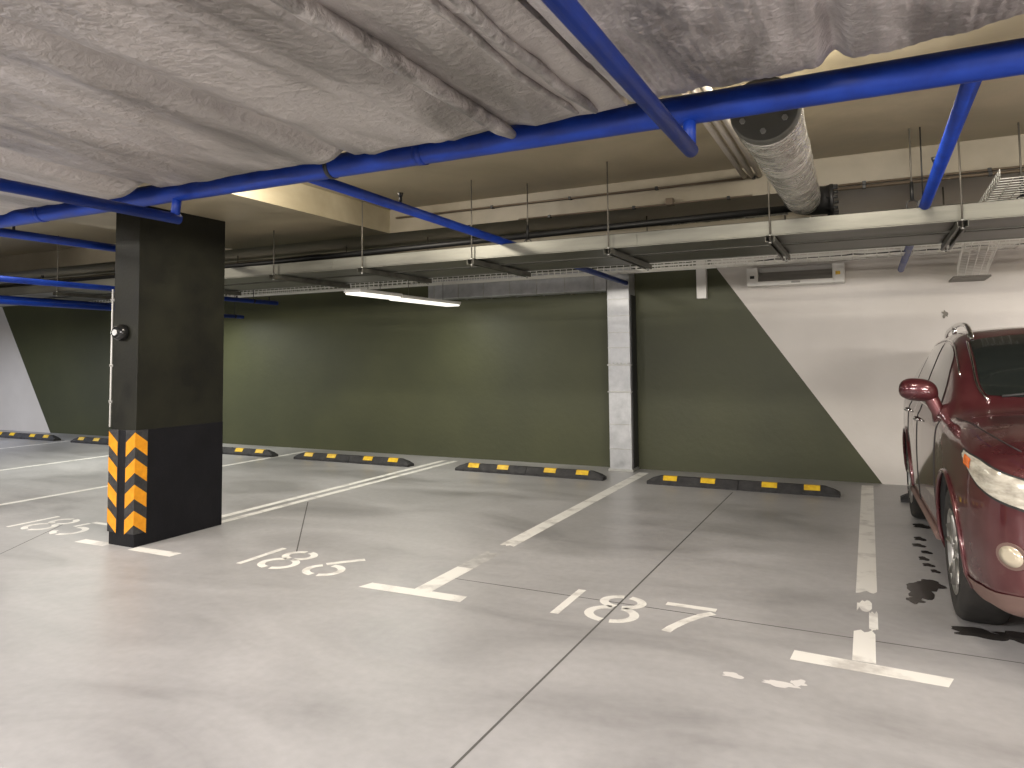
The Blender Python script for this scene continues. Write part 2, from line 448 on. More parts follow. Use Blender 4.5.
stops = [(-1.35, 'black rubber wheel stop with yellow patches, first right of the metal wall duct'),
         (-3.95, 'black rubber wheel stop with yellow patches in bay 186, left of the metal wall duct'),
         (-6.76, 'black rubber wheel stop with yellow patches first to the right of the column'),
         (-9.27, 'black rubber wheel stop whose right end shows just beside the column'),
         (-12.25, 'black rubber wheel stop half hidden by the left side of the column'),
         (-14.83, 'black rubber wheel stop in front of the slanted white paint edge, farthest left'),
         (1.27, 'black rubber wheel stop behind the rear tyre of the red car')]
for i, (x, lab) in enumerate(stops):
    if i == 0: S.location = (x, 8.41, 0); S['label'] = lab
    else: dup(S, (x, 8.41 if x > -12 else 8.5, 0), lab)

# ------------------------------------------------------------------ column
CX0, CX1, CY0, CY1 = -5.645, -5.34, 3.92, 4.80
t = thing('column', 'dark olive rectangular concrete column with black base and orange chevron corner guards', 'column', ((CX0 + CX1) / 2, (CY0 + CY1) / 2, 0))
bm = nb(); bbox(bm, CX0, CX1, CY0, CY1, .93, ZB - .003, .004, 1); obj('shaft', bm, COLP, t)
bm = nb(); bbox(bm, CX0 - .002, CX1 + .002, CY0 - .002, CY1 + .002, 0, .935, .004, 1)
o = obj('painted_base', bm, COLB, t); o['label'] = 'matt black painted lower part'
def guard(cx, cy, sx, sy):
    """L-shaped rubber corner guard; the corner is at cx,cy; legs run to sx (x) and sy (y)"""
    w, th, z0, z1 = .105, .010, .105, .935
    bm = nb()
    a = (cx - sx * th, cy - sy * th)
    pts = [(cx - sx * th, cy - sy * th), (cx + sx * w, cy - sy * th), (cx + sx * w, cy), (cx, cy), (cx, cy + sy * w), (cx - sx * th, cy + sy * w)]
    prism(bm, pts, 'z', z0, z1)
    g = obj('corner_guard', bm, RUBBER, t)
    per = (z1 - z0) / 4; e = th + .0015
    for k in range(4):
        zt = z1 - .015 - k * per      # apex top
        bm = nb(); dz = .085; tk = .115
        # on the y-facing leg
        y = cy - sy * e; x0 = cx - sx * e; x1 = cx + sx * (w - .004)
        bm.faces.new([bm.verts.new(p) for p in ((x0, y, zt), (x1, y, zt - dz), (x1, y, zt - dz - tk), (x0, y, zt - tk))])
        x = cx - sx * e; y0 = cy - sy * e; y1 = cy + sy * (w - .004)
        bm.faces.new([bm.verts.new(p) for p in ((x, y0, zt), (x, y1, zt - dz), (x, y1, zt - dz - tk), (x, y0, zt - tk))])
        c = obj('chevron', bm, ORANGE, g); c['label'] = 'orange reflective chevron'
guard(CX1, CY0, -1, 1); guard(CX0, CY0, 1, 1); guard(CX1, CY1, -1, -1) if False else None

t = thing('cable_conduit', 'thin white conduit running down the left edge of the column', 'conduit', (-5.69, 3.94, .95))
bm = nb(); tube(bm, [(-5.69, 3.94, .95), (-5.69, 3.94, 2.1)], .008, 10); obj('pipe', bm, WHITEP, t)
bm = nb()
for z in (1.15, 1.45, 2.0): bbox(bm, -5.705, -5.645, 3.93, 3.96, z, z + .02, .002, 1)
obj('clip', bm, GREYP, t)
t = thing('alarm_sounder', 'small round black alarm sounder on the upper left face of the column', 'alarm', (-5.51, 3.92, 1.73))
bm = nb(); tube(bm, [(-5.51, 3.92, 1.73), (-5.51, 3.90, 1.73), (-5.51, 3.87, 1.73), (-5.51, 3.84, 1.73)], [.065, .07, .066, .045], 24); obj('housing', bm, CAM, t)
bm = nb(); tube(bm, [(-5.51, 3.842, 1.73), (-5.51, 3.832, 1.73)], .025, 16); obj('lens', bm, LENS, t)
bm = nb(); tube(bm, [(-5.68, 3.94, 1.73), (-5.57, 3.90, 1.73)], .018, 10); obj('cable_gland', bm, CAM, t)

# ------------------------------------------------------------------ blue pipework
ZM, YM, RM = 2.49, 2.885, .060
t = thing('sprinkler_main', 'thick blue sprinkler main pipe crossing the whole ceiling', 'pipe', (-2, YM, ZM))
bm = nb(); tube(bm, [(XL + .1, YM + .02, ZM), (-3.3, YM + .0, ZM), (2.0, YM, ZM), (XR - .1, YM, ZM)], RM, 28); obj('pipe', bm, BLUE, t)
for x in (-.615, -3.60, -6.6):
    bm = nb(); tube(bm, [(x, YM, ZM), (x, YM - .02, 2.33)], .026, 14); obj('drop_stub', bm, BLUE, t)
bm = nb()
for x in (-1.9, -4.9, .95, -8): tube(bm, [(x - .02, YM, ZM), (x + .02, YM, ZM)], RM + .003, 28)
obj('coupling', bm, BLUE, t)
bm = nb()
for x in (-2.45, -5.9, 1.6):
    tube(bm, [(x - .012, YM, ZM), (x + .012, YM, ZM)], RM + .004, 24)
    tube(bm, [(x, YM, ZM + RM), (x, YM, ZC)], .006, 8)
obj('hanger_clamp', bm, BLACKIRON, t)

def branch(label, x, y0, y1, z, r, x1=None, heads=(), hung=(), z1=None):
    x1 = x if x1 is None else x1; z1 = z if z1 is None else z1
    t = thing('sprinkler_branch', label, 'pipe', (x, y0, z))
    bm = nb(); tube(bm, [(x, y0, z), (x1, y1, z1)], r, 18); obj('pipe', bm, BLUE, t)
    L = lambda y: x + (x1 - x) * (y - y0) / (y1 - y0)
    for y in heads:
        bm = nb(); tube(bm, [(L(y), y, z + r * .8), (L(y), y, z + r + .03)], .011, 10)
        tube(bm, [(L(y), y, z + r + .03), (L(y), y, z + r + .055)], [.013, .02], 10)
        obj('sprinkler_head', bm, BLACKIRON, t)
    for y in hung:
        bm = nb(); tube(bm, [(L(y), y, z + r * .9), (L(y), y, ZC if y < 6 else ZB)], .005, 6)
        tube(bm, [(L(y), y - .012, z), (L(y), y + .012, z)], r + .004, 16)
        obj('hanger', bm, BLACKIRON, t)
    return t
branch('blue branch pipe in the upper middle, dropping just under the main from the near side', -.615, -4, YM + .01, 2.325, .030, hung=(-1.0,))
branch('blue branch pipe at upper left, joining the main just in front of the column', -3.60, -4, YM + .01, 2.325, .030, hung=(-1.0,))
branch('blue branch pipe leaving the far side of the main right of the column', -2.72, YM, 9.1, 2.50, .032, -2.82, z1=2.45, heads=(3.9, 7.2))
branch('blue branch pipe at upper right, running down towards the red car', .375, YM, 9.0, 2.50, .032, .35, z1=2.42, heads=(4.6,), hung=(5.55,))
branch('blue branch pipe left of the column, nearest of those under the main', -5.98, YM, 5.3, 2.50, .034, heads=(3.3,), hung=(3.0,))
branch('thin dark blue branch pipe at far left above the bright blue one', -8.95, YM, 8.2, 2.50, .030, -9.7, heads=(5.5, 5.9), hung=(4.9,))
branch('bright blue branch pipe at far left, its end showing right of the column', -9.62, YM, 7.7, 2.30, .032, -9.80, hung=(7.2,))
branch('bright blue branch pipe end poking out on the right of the column', -7.45, YM, 7.75, 2.30, .030, -7.58, heads=(7.0, 7.6), hung=(7.3,))
branch('short lower blue pipe end on the right of the column', -8.2, 1.0, 8.07, 2.15, .028, -8.58, hung=(7.9,))

# ------------------------------------------------------------------ foil-wrapped ducts in the foreground
def foil_duct(name, label, xa, xb, ya, yb_fun, zf, m, seams, nx, ny):
    t = thing(name, label, 'air duct', ((xa + xb) / 2, 1.5, 2.45))
    bm = nb(); rows = []
    for j in range(ny + 1):
        row = []
        for i in range(nx + 1):
            x = xa + (xb - xa) * i / nx
            y = ya + (yb_fun(x) - ya) * j / ny
            row.append(bm.verts.new((x, y, zf(x, y))))
        rows.append(row)
    for j in range(ny):
        for i in range(nx):
            f = bm.faces.new((rows[j][i], rows[j + 1][i], rows[j + 1][i + 1], rows[j][i + 1])); f.smooth = True
    # far edge turned up, sides turned up, top closed
    ZT = 2.82
    top_far = [bm.verts.new((v.co.x, v.co.y + .02, ZT)) for v in rows[-1]]
    for i in range(nx): bm.faces.new((rows[-1][i], top_far[i], top_far[i + 1], rows[-1][i + 1]))
    top_near = [bm.verts.new((v.co.x, v.co.y, ZT)) for v in rows[0]]
    for i in range(nx): bm.faces.new((rows[0][i], rows[0][i + 1], top_near[i + 1], top_near[i]))
    for i in range(nx): bm.faces.new((top_near[i], top_near[i + 1], top_far[i + 1], top_far[i]))
    bm.faces.new([r[0] for r in rows][::-1] + [top_near[0], top_far[0]][:2]) if False else None
    for side, tn, tf in ((0, top_near[0], top_far[0]), (-1, top_near[-1], top_far[-1])):
        bm.faces.new([r[side] for r in rows] + [tf, tn])
    obj('foil_skin', bm, m, t)
    for sx, ye, r, zz in seams:
        bm = nb(); pts = []; rr = []
        n = 60
        for k in range(n + 1):
            y = ya + (ye - ya) * k / n
            pts.append((sx + .012 * noise.noise(Vector((y * 2, sx, 0))), y, (zf(sx, y) - r * .45 if y < ye - .12 else zf(sx, ye - .12) - r * .45) + .004 * noise.noise(Vector((y * 4, sx, 5)))))
            rr.append(r * (1 + .07 * noise.noise(Vector((y * 7, 3, sx)))))
        rr[-1] *= .55
        tube(bm, pts, rr, 14); 
        o = obj('taped_seam', bm, SEAM, t)
    return t
def zf1(x, y):
    z = 2.455
    z += .020 * noise.noise(Vector((x * 1.1, y * .45, 1))) + .012 * noise.noise(Vector((x * 3.1, y * .9, 4)))
    z += .006 * noise.noise(Vector((x * 9, y * 3, 2)))
    for sx, d, w in ((-2.17, .04, .035), (-2.32, -.02, .10), (-2.02, -.012, .05), (-1.33, .02, .10), (-1.62, .012, .02), (-3.6, .05, .10), (-5.2, .05, .1)):
        z += d * math.exp(-((x - sx - .03 * noise.noise(Vector((y, sx, 0)))) / w) ** 2)
    # big slack waves between the seams at the left
    z += .012 * math.sin(3.2 * x + 1.6 * y) * math.exp(-((x + 3.1) / .8) ** 2)
    z -= .012 * (1 - abs(noise.noise(Vector((x * 1.6 + y * .35, y * .35, 21))))) ** 6
    z -= .02 * abs(noise.noise(Vector((x * 5 + y * 1.2, y * 1.6, 9)))) 
    return z
foil_duct('foil_wrapped_duct', 'wide silver foil-wrapped air duct covering the upper left of the ceiling', -9.5, -.80, -4,
          lambda x: 2.65 + .012 * noise.noise(Vector((x * 3, 0, 0))) + .008 * noise.noise(Vector((x * 11, 0, 3))), zf1, FOIL,
          [(-1.335, 2.72, .034, 2.432), (-1.0, 2.62, .014, 2.45), (-.925, 2.62, .020, 2.452)], 290, 200)
def zf2(x, y):
    z = 2.46 + .016 * noise.noise(Vector((x * 2, y * 1.2, 11)))
    fade = .5 + .5 * noise.noise(Vector((x * 1.5, y * 1.5, 30)))
    z += .0028 * math.sin(x * 190 + 3 * noise.noise(Vector((x, y * 2, 3)))) * max(0, fade)
    z += .010 * noise.noise(Vector((x * 7, y * 5, 8)))
    for sx, d, w in ((-.07, .05, .035), (-.72, -.03, .04)):
        z += d * math.exp(-((x - sx) / w) ** 2)
    z -= .02 * abs(noise.noise(Vector((x * 6, y * 5, 9))))
    return z
foil_duct('foil_wrapped_duct', 'crinkled darker foil-wrapped duct with cross ribs at the upper right of the ceiling', -.78, 2.2, -4,
          lambda x: 2.60 - .30 * max(0, x + .2) ** 1.1 + .02 * noise.noise(Vector((x * 7, 0, 3))), zf2, FOIL2, [], 820, 110)

# ------------------------------------------------------------------ flanged foil pipe and three conduits behind the main
t = thing('foil_wrapped_pipe', 'round foil-wrapped pipe with dark bolted end plate hanging in the upper right', 'pipe', (-.42, 4.5, 2.7))
pr = .152; pc = (-.385, 2.605)
bm = nb(); pts = []; rr = []
for k in range(61):
    y = 3.42 + (5.55 - 3.42) * k / 60; pts.append((pc[0] - .0 * k, y, pc[1] + .012 * k / 60)); rr.append((pr - .035 * k / 60) * (1 + .02 * math.sin(k * 2.1) + .03 * noise.noise(Vector((y * 6, 0, 0)))))
tube(bm, pts, rr, 36)
for f in bm.faces: f.smooth = True
obj('foil_sleeve', bm, FOIL3, t)
bm = nb(); tube(bm, [(pc[0], 3.36, pc[1]), (pc[0], 3.39, pc[1]), (pc[0], 3.42, pc[1])], [pr - .006, pr + .002, pr + .002], 40)
p = obj('end_plate', bm, mat('dark_grey_plate', (.11, .11, .095), .5, .4), t); p['label'] = 'dark grey bolted end plate'
for k in range(6):
    a = 2 * PI * (k + .45) / 6; bm = nb()
    c = Vector((pc[0] + math.cos(a) * .105, 0, pc[1] + math.sin(a) * .105))
    tube(bm, [(c.x, 3.345, c.z), (c.x, 3.362, c.z)], .013, 6); obj('bolt', bm, GALV, p)
bm = nb(); tube(bm, [(pc[0] - .02, 5.5, 2.64), (pc[0] + .02, 5.62, 2.63), (pc[0] + .09, 5.68, 2.62), (pc[0] + .17, 5.70, 2.62)], [.125, .12, .105, .10], 24)
obj('elbow', bm, BLACKIRON, t)
bm = nb(); tube(bm, [(pc[0] + .17, 5.70, 2.62), (pc[0] + .195, 5.70, 2.62)], .115, 24)
for k in range(8):
    a = 2 * PI * k / 8; tube(bm, [(pc[0] + .15, 5.70 + math.cos(a) * .10, 2.62 + math.sin(a) * .10), (pc[0] + .225, 5.70 + math.cos(a) * .10, 2.62 + math.sin(a) * .10)], .012, 6)
obj('flange', bm, BLACKIRON, t)
for i, (x, lab) in enumerate(((-.86, 'leftmost of three pale conduits side by side under the ceiling'), (-.80, 'middle of three pale conduits side by side under the ceiling'), (-.74, 'right one of three pale conduits, next to the foil-wrapped pipe'))):
    bm = nb(); tube(bm, [(x, 2.9, 2.95), (x, 6.06, 2.95)], .021, 14); tag(obj('ceiling_conduit', bm, CONDUIT), lab, 'conduit')

# dark pipe & thin conduits along the beam
t = thing('insulated_pipe', 'long dark pipe lying just above the cable trays along the back', 'pipe', (-4, 6.0, 2.61))
bm = nb(); tube(bm, [(XL + .2, 6.02, 2.55), (-6, 6.02, 2.585), (-.45, 5.78, 2.60)], .028, 14); obj('pipe', bm, BLACKIRON, t)
t = thing('insulated_pipe', 'brown lagged pipe running under the beam behind the dark pipe', 'pipe', (-4, 6.5, 2.64))
bm = nb(); pts = [(-16 + k * .2, 6.75, 2.69 + .004 * math.sin(k * 1.3)) for k in range(79)]
tube(bm, pts, .075, 16); obj('lagging', bm, BEAM, t)
bm = nb()
pts = [(-1.6 + k * .05, 6.22 + .01 * noise.noise(Vector((k, 0, 0))), 2.665 + .01 * noise.noise(Vector((k * .7, 3, 0)))) for k in range(22)]
tube(bm, pts, [.03 * (1 + .3 * noise.noise(Vector((k, 5, 0)))) for k in range(22)], 12)
tag(obj('foil_sleeve', bm, FOIL3), 'crumpled foil sleeve on the pipe beside the bolted foil pipe', 'pipe sleeve')
for lab, x0, x1, y, z, r in (('thin brown conduit along the beam face in the middle', -4.3, -.85, 6.05, 2.935, .009),
                          ('upper thin brown conduit along the beam at the right', -.3, 6, 6.03, 2.79, .009),
                          ('lower thin brown conduit along the beam at the right', -.3, 6, 6.0, 2.755, .013),
                          ('thin brown conduit under the beam edge with a junction box', -2.9, -.8, 6.04, 2.785, .008)):
    t = thing('wall_conduit', lab, 'conduit', (x0, y, z))
    bm = nb(); tube(bm, [(x0, y, z), (x1, y, z)], r, 10); obj('pipe', bm, BROWNPIPE, t)
    bm = nb()
    for k in range(int((x1 - x0) / .8) + 1): bbox(bm, x0 + .3 + k * .8, x0 + .325 + k * .8, y - .014, y + .028, z - .014, z + .014, .002, 1)
    obj('clip', bm, BLACKIRON, t)
bm = nb(); bbox(bm, -1.50, -1.44, 6.0, 6.08, 2.77, 2.83, .004); tag(obj('junction_box', bm, BROWNPIPE), 'tiny dark junction box on the beam conduit above the trays', 'junction box')

# ------------------------------------------------------------------ steel cable trays and hangers
def tray(label, y0, y1, x0=XL + .3, x1=XR - .2, z=2.35, h=.105):
    t = thing('cable_tray', label, 'cable tray', ((-2), (y0 + y1) / 2, z))
    bm = nb()
    box(bm, x0, x1, y0, y1, z, z + .003)
    for yb in (y0 + .004, y1 - .004): box(bm, x0, x1, yb - .004, yb + .004, z - .006, z)
    obj('base_sheet', bm, TRAY, t)
    for yy, s in ((y0, 1), (y1, -1)):
        bm = nb(); ya, yb = sorted((yy, yy + s * .003)); box(bm, x0, x1, ya, yb, z, z + h)
        ya, yb = sorted((yy, yy + s * .018)); box(bm, x0, x1, ya, yb, z + h - .003, z + h)
        obj('side_rail', bm, TRAY, t)
    bm = nb(); x = x0 + 1
    while x < x1:
        box(bm, x, x + .12, y0 - .0035, y0, z + .012, z + h - .015); x += 3
    obj('joint_plate', bm, TRAY, t)
    return t
tray('long solid steel cable tray nearest the camera, hung below the beam', 5.40, 5.88)
tray('long solid steel cable tray directly behind the nearest one', 5.93, 6.46)

hl = ['at far left behind the column', 'just left of the column', 'just right of the column', 'second to the right of the column', 'left of the blue branch crossing', 'above the metal wall duct', 'left of the heater', 'above the red car', 'beyond the right edge over the red car']
for i, x in enumerate((-8.8, -7.0, -5.3, -4.2, -3.03, -1.80, -.60, .565, 1.75)):
    t = thing('tray_hanger', 'rods and channel bracket under the cable trays ' + hl[i], 'hanger', (x, 5.9, 2.35), 'hangers under the cable trays')
    bm = nb()
    box(bm, x - .03, x + .03, 5.34, 6.52, 2.337, 2.3395); box(bm, x - .03, x - .0275, 5.34, 6.52, 2.298, 2.3395); box(bm, x + .0275, x + .03, 5.34, 6.52, 2.298, 2.3395)
    box(bm, x - .03, x - .014, 5.34, 6.52, 2.296, 2.2985); box(bm, x + .014, x + .03, 5.34, 6.52, 2.296, 2.2985)
    obj('channel', bm, TRAY, t)
    for y, zt in ((5.37, ZC), (6.49, ZB)):
        bm = nb(); tube(bm, [(x, y, 2.282), (x, y, zt)], .006, 8); obj('rod', bm, ROD, t)
        bm = nb(); tube(bm, [(x, y, 2.287), (x, y, 2.296)], .012, 6); tube(bm, [(x, y, 2.3395), (x, y, 2.349)], .012, 6); obj('nut', bm, GALV, t)
# extra rods and clamp
for x, y, lab in ((-2.66, 5.72, 'dark threaded rod with clamp where the blue branch crosses the trays'), (.30, 5.55, 'dark threaded rod left of the blue branch near the right edge'), (.95, 5.75, 'dark threaded rod at the right edge above the red car')):
    t = thing('pipe_hanger', lab, 'hanger', (x, y, 2.5))
    bm = nb(); tube(bm, [(x, y, 2.53), (x, y, ZC)], .006, 8); obj('rod', bm, ROD, t)
    bm = nb(); tube(bm, [(x + .035 * math.cos(a), y, 2.50 + .035 * math.sin(a)) for a in [k * PI / 8 for k in range(17)]], .005, 6, False)
    tube(bm, [(x, y, 2.53), (x, y, 2.66)], .012, 8); obj('clamp', bm, BLACKIRON, t)

# wire mesh trays
def wire_tray(label, P0, P1, w, h, pitch=.05, r=.0028, n_long=5):
    """P0->P1 centre line; w across, h side height"""
    P0 = Vector(P0); P1 = Vector(P1); d = (P1 - P0); L = d.length; d.normalize()
    s = Vector((-d.y, d.x, 0)).normalized(); up = s.cross(d) * -1
    if up.z < 0: up = -up
    t = thing('wire_tray', label, 'wire tray', P0)
    bm = nb()
    offs = [(-w / 2, h), (-w / 2, h / 2), (-w / 2, 0)] + [(-w / 2 + w * k / (n_long - 1), 0) for k in range(1, n_long - 1)] + [(w / 2, 0), (w / 2, h / 2), (w / 2, h)]
    for a, b in offs: tube(bm, [P0 + s * a + up * b, P1 + s * a + up * b], r, 5, False)
    obj('long_wires', bm, WIRE, t)['kind'] = 'stuff'
    bm = nb(); k = 0
    while k * pitch < L:
        c = P0 + d * k * pitch
        tube(bm, [c - s * w / 2 + up * h, c - s * w / 2, c + s * w / 2, c + s * w / 2 + up * h], r, 5, False); k += 1
    obj('cross_wires', bm, WIRE, t)['kind'] = 'stuff'
    return t
wire_tray('long silver wire mesh tray running along the top of the back wall', (-14, 8.72, 2.545), (5, 8.72, 2.545), .22, .08, .085, .0045)
wire_tray('second silver wire mesh tray close behind, along the white wall', (-2.2, 7.6, 2.42), (5, 7.6, 2.42), .25, .05, .10, .0035)
wire_tray('wire mesh tray running towards the wall above the red car', (.90, 5.25, 2.56), (.90, 6.7, 2.52), .28, .06, .07, .003)
wire_tray('sloping wire mesh tray hanging in front of the white wall over the red car', (.85, 6.6, 2.48), (1.0, 8.9, 2.31), .26, .07, .09, .0035)
bm = nb(); bbox(bm, 0.83, 1.17, 8.88, 9.40, 2.285, 2.305, .002, 1); tag(obj('wall_bracket', bm, ROD), 'small dark bracket under the end of the sloping wire tray', 'bracket')
# cables lying in the wire tray
for lab, y, z, x0, x1 in (('dark cable sagging along the wire mesh tray on the white wall', 7.6, 2.44, -1.2, 3.5), ('pale cable along the wire mesh tray over the green wall', 8.72, 2.56, -8, 2.5)):
    bm = nb(); tube(bm, [(x0 + (x1 - x0) * k / 60, y + .05 * noise.noise(Vector((k * .4, y, 0))), z + .015 * noise.noise(Vector((k * .5, 1, y)))) for k in range(61)], .007, 6)
    tag(obj('cable', bm, BLACKIRON if 'dark' in lab else WIRE), lab, 'cable')

# ------------------------------------------------------------------ rectangular wall duct (L shape)
t = thing('wall_duct', 'bright galvanised rectangular duct standing on the floor against the green wall', 'air duct', (-2.94, 9.25, 0))
bm = nb(); bbox(bm, -3.09, -2.79, 9.12, 9.39, .02, 2.66, .004, 1); obj('riser', bm, GALVB, t)
bm = nb(); bbox(bm, -3.11, -2.77, 9.10, 9.39, 0, .03, .003, 1); obj('foot_plate', bm, GALV, t)
for z in (.28, .60, 1.02, 1.37, 1.60, 1.80, 2.02, 2.24):
    bm = nb(); e = .012 if z in (1.02,) or z == 1.37 else .0035
    bbox(bm, -3.09 - e, -2.79 + e, 9.12 - e, 9.39, z, z + (.018 if e > .01 else .01), .002, 1)
    if z == 1.37:
        for k in range(6): tube(bm, [(-3.09 + .02 + k * .052, 9.118, z + .03), (-3.09 + .02 + k * .052, 9.10, z + .03)], .009, 6)
    obj('seam_flange', bm, GALV, t)
bm = nb(); bbox(bm, -3.09 - .002, -2.79 + .014, 9.17, 9.38, .04, 2.3, .004, 1); obj('shaded_side_sheet', bm, BLACKIRON, t)  # black sheet standing in for shade on the riser's right side
t = thing('wall_duct', 'horizontal galvanised duct along the top of the green wall left of the riser', 'air duct', (-5, 9.25, 2.37))
bm = nb(); bbox(bm, -5.9, -3.10, 9.12, 9.39, 2.37, 2.64, .004, 1); obj('duct_run', bm, GALVB, t)
bm = nb(); k = 0
while -5.8 + k * .42 < -3.15:
    x = -5.8 + k * .42; bbox(bm, x, x + .012, 9.112, 9.39, 2.362, 2.648, .002, 1); k += 1
obj('seam_flange', bm, GALV, t)

bm = nb(); bbox(bm, -1.95, -1.83, 9.30, 9.4, 2.22, 2.72, .004); tag(obj('trunking', bm, WHITEP), 'short white vertical trunking on the green wall right of the riser duct', 'trunking')

# heater / air unit on the white wall
hx0, hx1 = -1.31, -.22
t = thing('wall_heater', 'long white wall heater with grey louvred front high on the white wall', 'heater', ((hx0 + hx1) / 2, 9.3, 2.33))
for xa, xb in ((hx0, hx0 + .13), (hx1 - .13, hx1)):
    bm = nb(); bbox(bm, xa, xb, 9.16, 9.395, 2.33, 2.56, .012, 3); obj('end_cap', bm, WHITEP, t)
bm = nb(); bbox(bm, hx0 + .1, hx1 - .1, 9.16, 9.395, 2.33, 2.385, .008, 2); obj('lower_lip', bm, WHITEP, t)
bm = nb(); prism(bm, [(9.39, 2.37), (9.18, 2.38), (9.20, 2.42), (9.24, 2.46), (9.26, 2.50), (9.24, 2.555), (9.39, 2.555)], 'x', hx0 + .12, hx1 - .12); obj('front_panel', bm, GREYP, t)
bm = nb(); bbox(bm, -.80, -.70, 9.155, 9.17, 2.35, 2.37, .002, 1); obj('badge', bm, GREYP, t)
bm = nb(); bbox(bm, hx1 - .095, hx1 - .045, 9.153, 9.165, 2.42, 2.46, .002, 1); o = obj('indicator', bm, YELLOW, t); o['label'] = 'small yellow indicator sticker'
bm = nb(); bbox(bm, hx0 + .04, hx0 + .09, 9.153, 9.165, 2.42, 2.455, .002, 1); obj('knob', bm, BLACKIRON, t)

bm = nb(); prism(bm, blob(0, 0, .028, .04, 4.4, 18, .5), 'z', 0, .004)
for v in bm.verts: v.co = Vector((v.co.x + .78, YW - .002 - v.co.z, 1.93 + v.co.y))
tag(obj('wall_spot', bm, ROD), 'tiny dark mark on the white wall above the red car', 'spot')  # small dark patch on the wall, modelled as a flat piece

# ------------------------------------------------------------------ luminaires in view
def luminaire(label, x, y0, y1, z, w=.16):
    t = thing('led_batten', label, 'light', (x, (y0 + y1) / 2, z))
    bm = nb(); bbox(bm, x - w / 2, x + w / 2, y0, y1, z + .01, z + .05, .006, 1); obj('housing', bm, WHITEP, t)
    bm = nb(); bbox(bm, x - w / 2 + .012, x + w / 2 - .012, y0 + .02, y1 - .02, z - .012, z + .012, .008, 2); obj('diffuser', bm, LEDM, t)
    for y in (y0 + .3, y1 - .3):
        bm = nb(); tube(bm, [(x, y, z + .04), (x, y, ZC if y < 6 else ZB)], .004, 6); obj('suspension', bm, ROD, t)
    return t
luminaire('bright LED batten light hanging right of the column near the back wall, far one', -5.35, 7.5, 8.95, 2.245, .24)
luminaire('bright LED batten light hanging right of the column, near one', -5.28, 6.56, 7.4, 2.245, .24)

# ------------------------------------------------------------------ the car
PAINT = mat('maroon_car_paint', (.095, .012, .018), .32, .45, coat=1.)
vary(PAINT, (.075, .013, .018), (.12, .032, .034), 2.2, rough=(.24, .36))
PAINT.node_tree.nodes['Principled BSDF'].inputs['Coat Roughness'].default_value = .04
DIRT = mat('dusty_lower_body', (.16, .10, .085), .6)
GLASS = mat('dark_window_glass', (.012, .015, .014), .04, coat=1.)
CHROME = mat('chrome', (.75, .75, .74), .12, 1.)
RIMM = mat('alloy_rim', (.42, .41, .39), .32, .8)
TYRE = mat('tyre_rubber', (.022, .02, .019), .8)
vary(TYRE, (.010, .0095, .009), (.028, .025, .022), 8)
HEAD = mat('headlight_lens', (.62, .58, .48), .15, .2, coat=1.)
vary(HEAD, (.38, .35, .29), (.75, .71, .60), 9, stretch=(1, 1, 3))
AMBER = mat('amber_reflector', (.75, .16, .02), .25, coat=1.)
BLKPL = mat('black_plastic_trim', (.02, .02, .02), .6)
FOGM = mat('fog_lens', (.62, .55, .42), .18, .3, coat=1.)

CARX, CARY = 1.335, 3.93
CARYAW = math.radians(1.9)
car = thing('car', 'dark red crossover car with roof rails, parked nose out at the right edge', 'car', (CARX, CARY, 0))
# section table: u, then 11 (v,z) points
def sec(w, zb, z3, z4, zs, v6, z6, p7, p8, p9, z10):
    return [(0, zb), (w * .82, zb), (w * .965, zb + .07), (w * .995, z3), (w, z4), (w * .985, zs), (v6, z6), p7, p8, p9, (0, z10)]
SEC = [
 (0.00, sec(.50, .42, .52, .61, .70, .46, .80, (.38, .855), (.27, .88), (.14, .89), .895)),
 (0.05, sec(.66, .33, .50, .62, .76, .62, .88, (.50, .93), (.36, .955), (.18, .97), .975)),
 (0.16, sec(.80, .28, .49, .64, .80, .77, .93, (.62, .985), (.45, 1.01), (.23, 1.025), 1.03)),
 (0.35, sec(.885, .26, .49, .67, .86, .85, .975, (.70, 1.03), (.52, 1.06), (.26, 1.075), 1.08)),
 (0.65, sec(.925, .25, .50, .73, .92, .88, 1.02, (.75, 1.07), (.57, 1.105), (.28, 1.125), 1.13)),
 (1.05, sec(.935, .24, .50, .76, .95, .89, 1.045, (.78, 1.10), (.61, 1.135), (.30, 1.155), 1.16)),
 (1.38, sec(.935, .24, .50, .76, .97, .895, 1.06, (.81, 1.11), (.66, 1.15), (.33, 1.17), 1.175)),
 (1.55, sec(.935, .24, .50, .76, .98, .89, 1.06, (.82, 1.15), (.71, 1.235), (.38, 1.265), 1.275)),
 (1.85, sec(.935, .24, .50, .76, .985, .89, 1.065, (.81, 1.25), (.70, 1.42), (.40, 1.475), 1.485)),
 (2.20, sec(.935, .24, .50, .76, .99, .89, 1.07, (.80, 1.33), (.675, 1.575), (.42, 1.635), 1.65)),
 (2.55, sec(.935, .24, .50, .76, .99, .89, 1.075, (.80, 1.355), (.665, 1.615), (.42, 1.675), 1.69)),
 (3.20, sec(.935, .24, .50, .76, 1.0, .89, 1.085, (.795, 1.355), (.655, 1.61), (.41, 1.67), 1.685)),
 (3.80, sec(.93, .25, .50, .76, 1.01, .88, 1.10, (.78, 1.345), (.63, 1.57), (.39, 1.635), 1.65)),
 (4.20, sec(.915, .27, .52, .78, 1.02, .865, 1.12, (.755, 1.32), (.59, 1.50), (.36, 1.56), 1.575)),
 (4.50, sec(.88, .30, .54, .78, 1.01, .82, 1.10, (.70, 1.21), (.54, 1.33), (.32, 1.37), 1.38)),
 (4.68, sec(.80, .34, .55, .76, .95, .73, 1.02, (.60, 1.07), (.45, 1.11), (.25, 1.13), 1.135)),
 (4.77, sec(.66, .42, .56, .72, .84, .58, .90, (.45, .93), (.33, .945), (.17, .95), .955))]
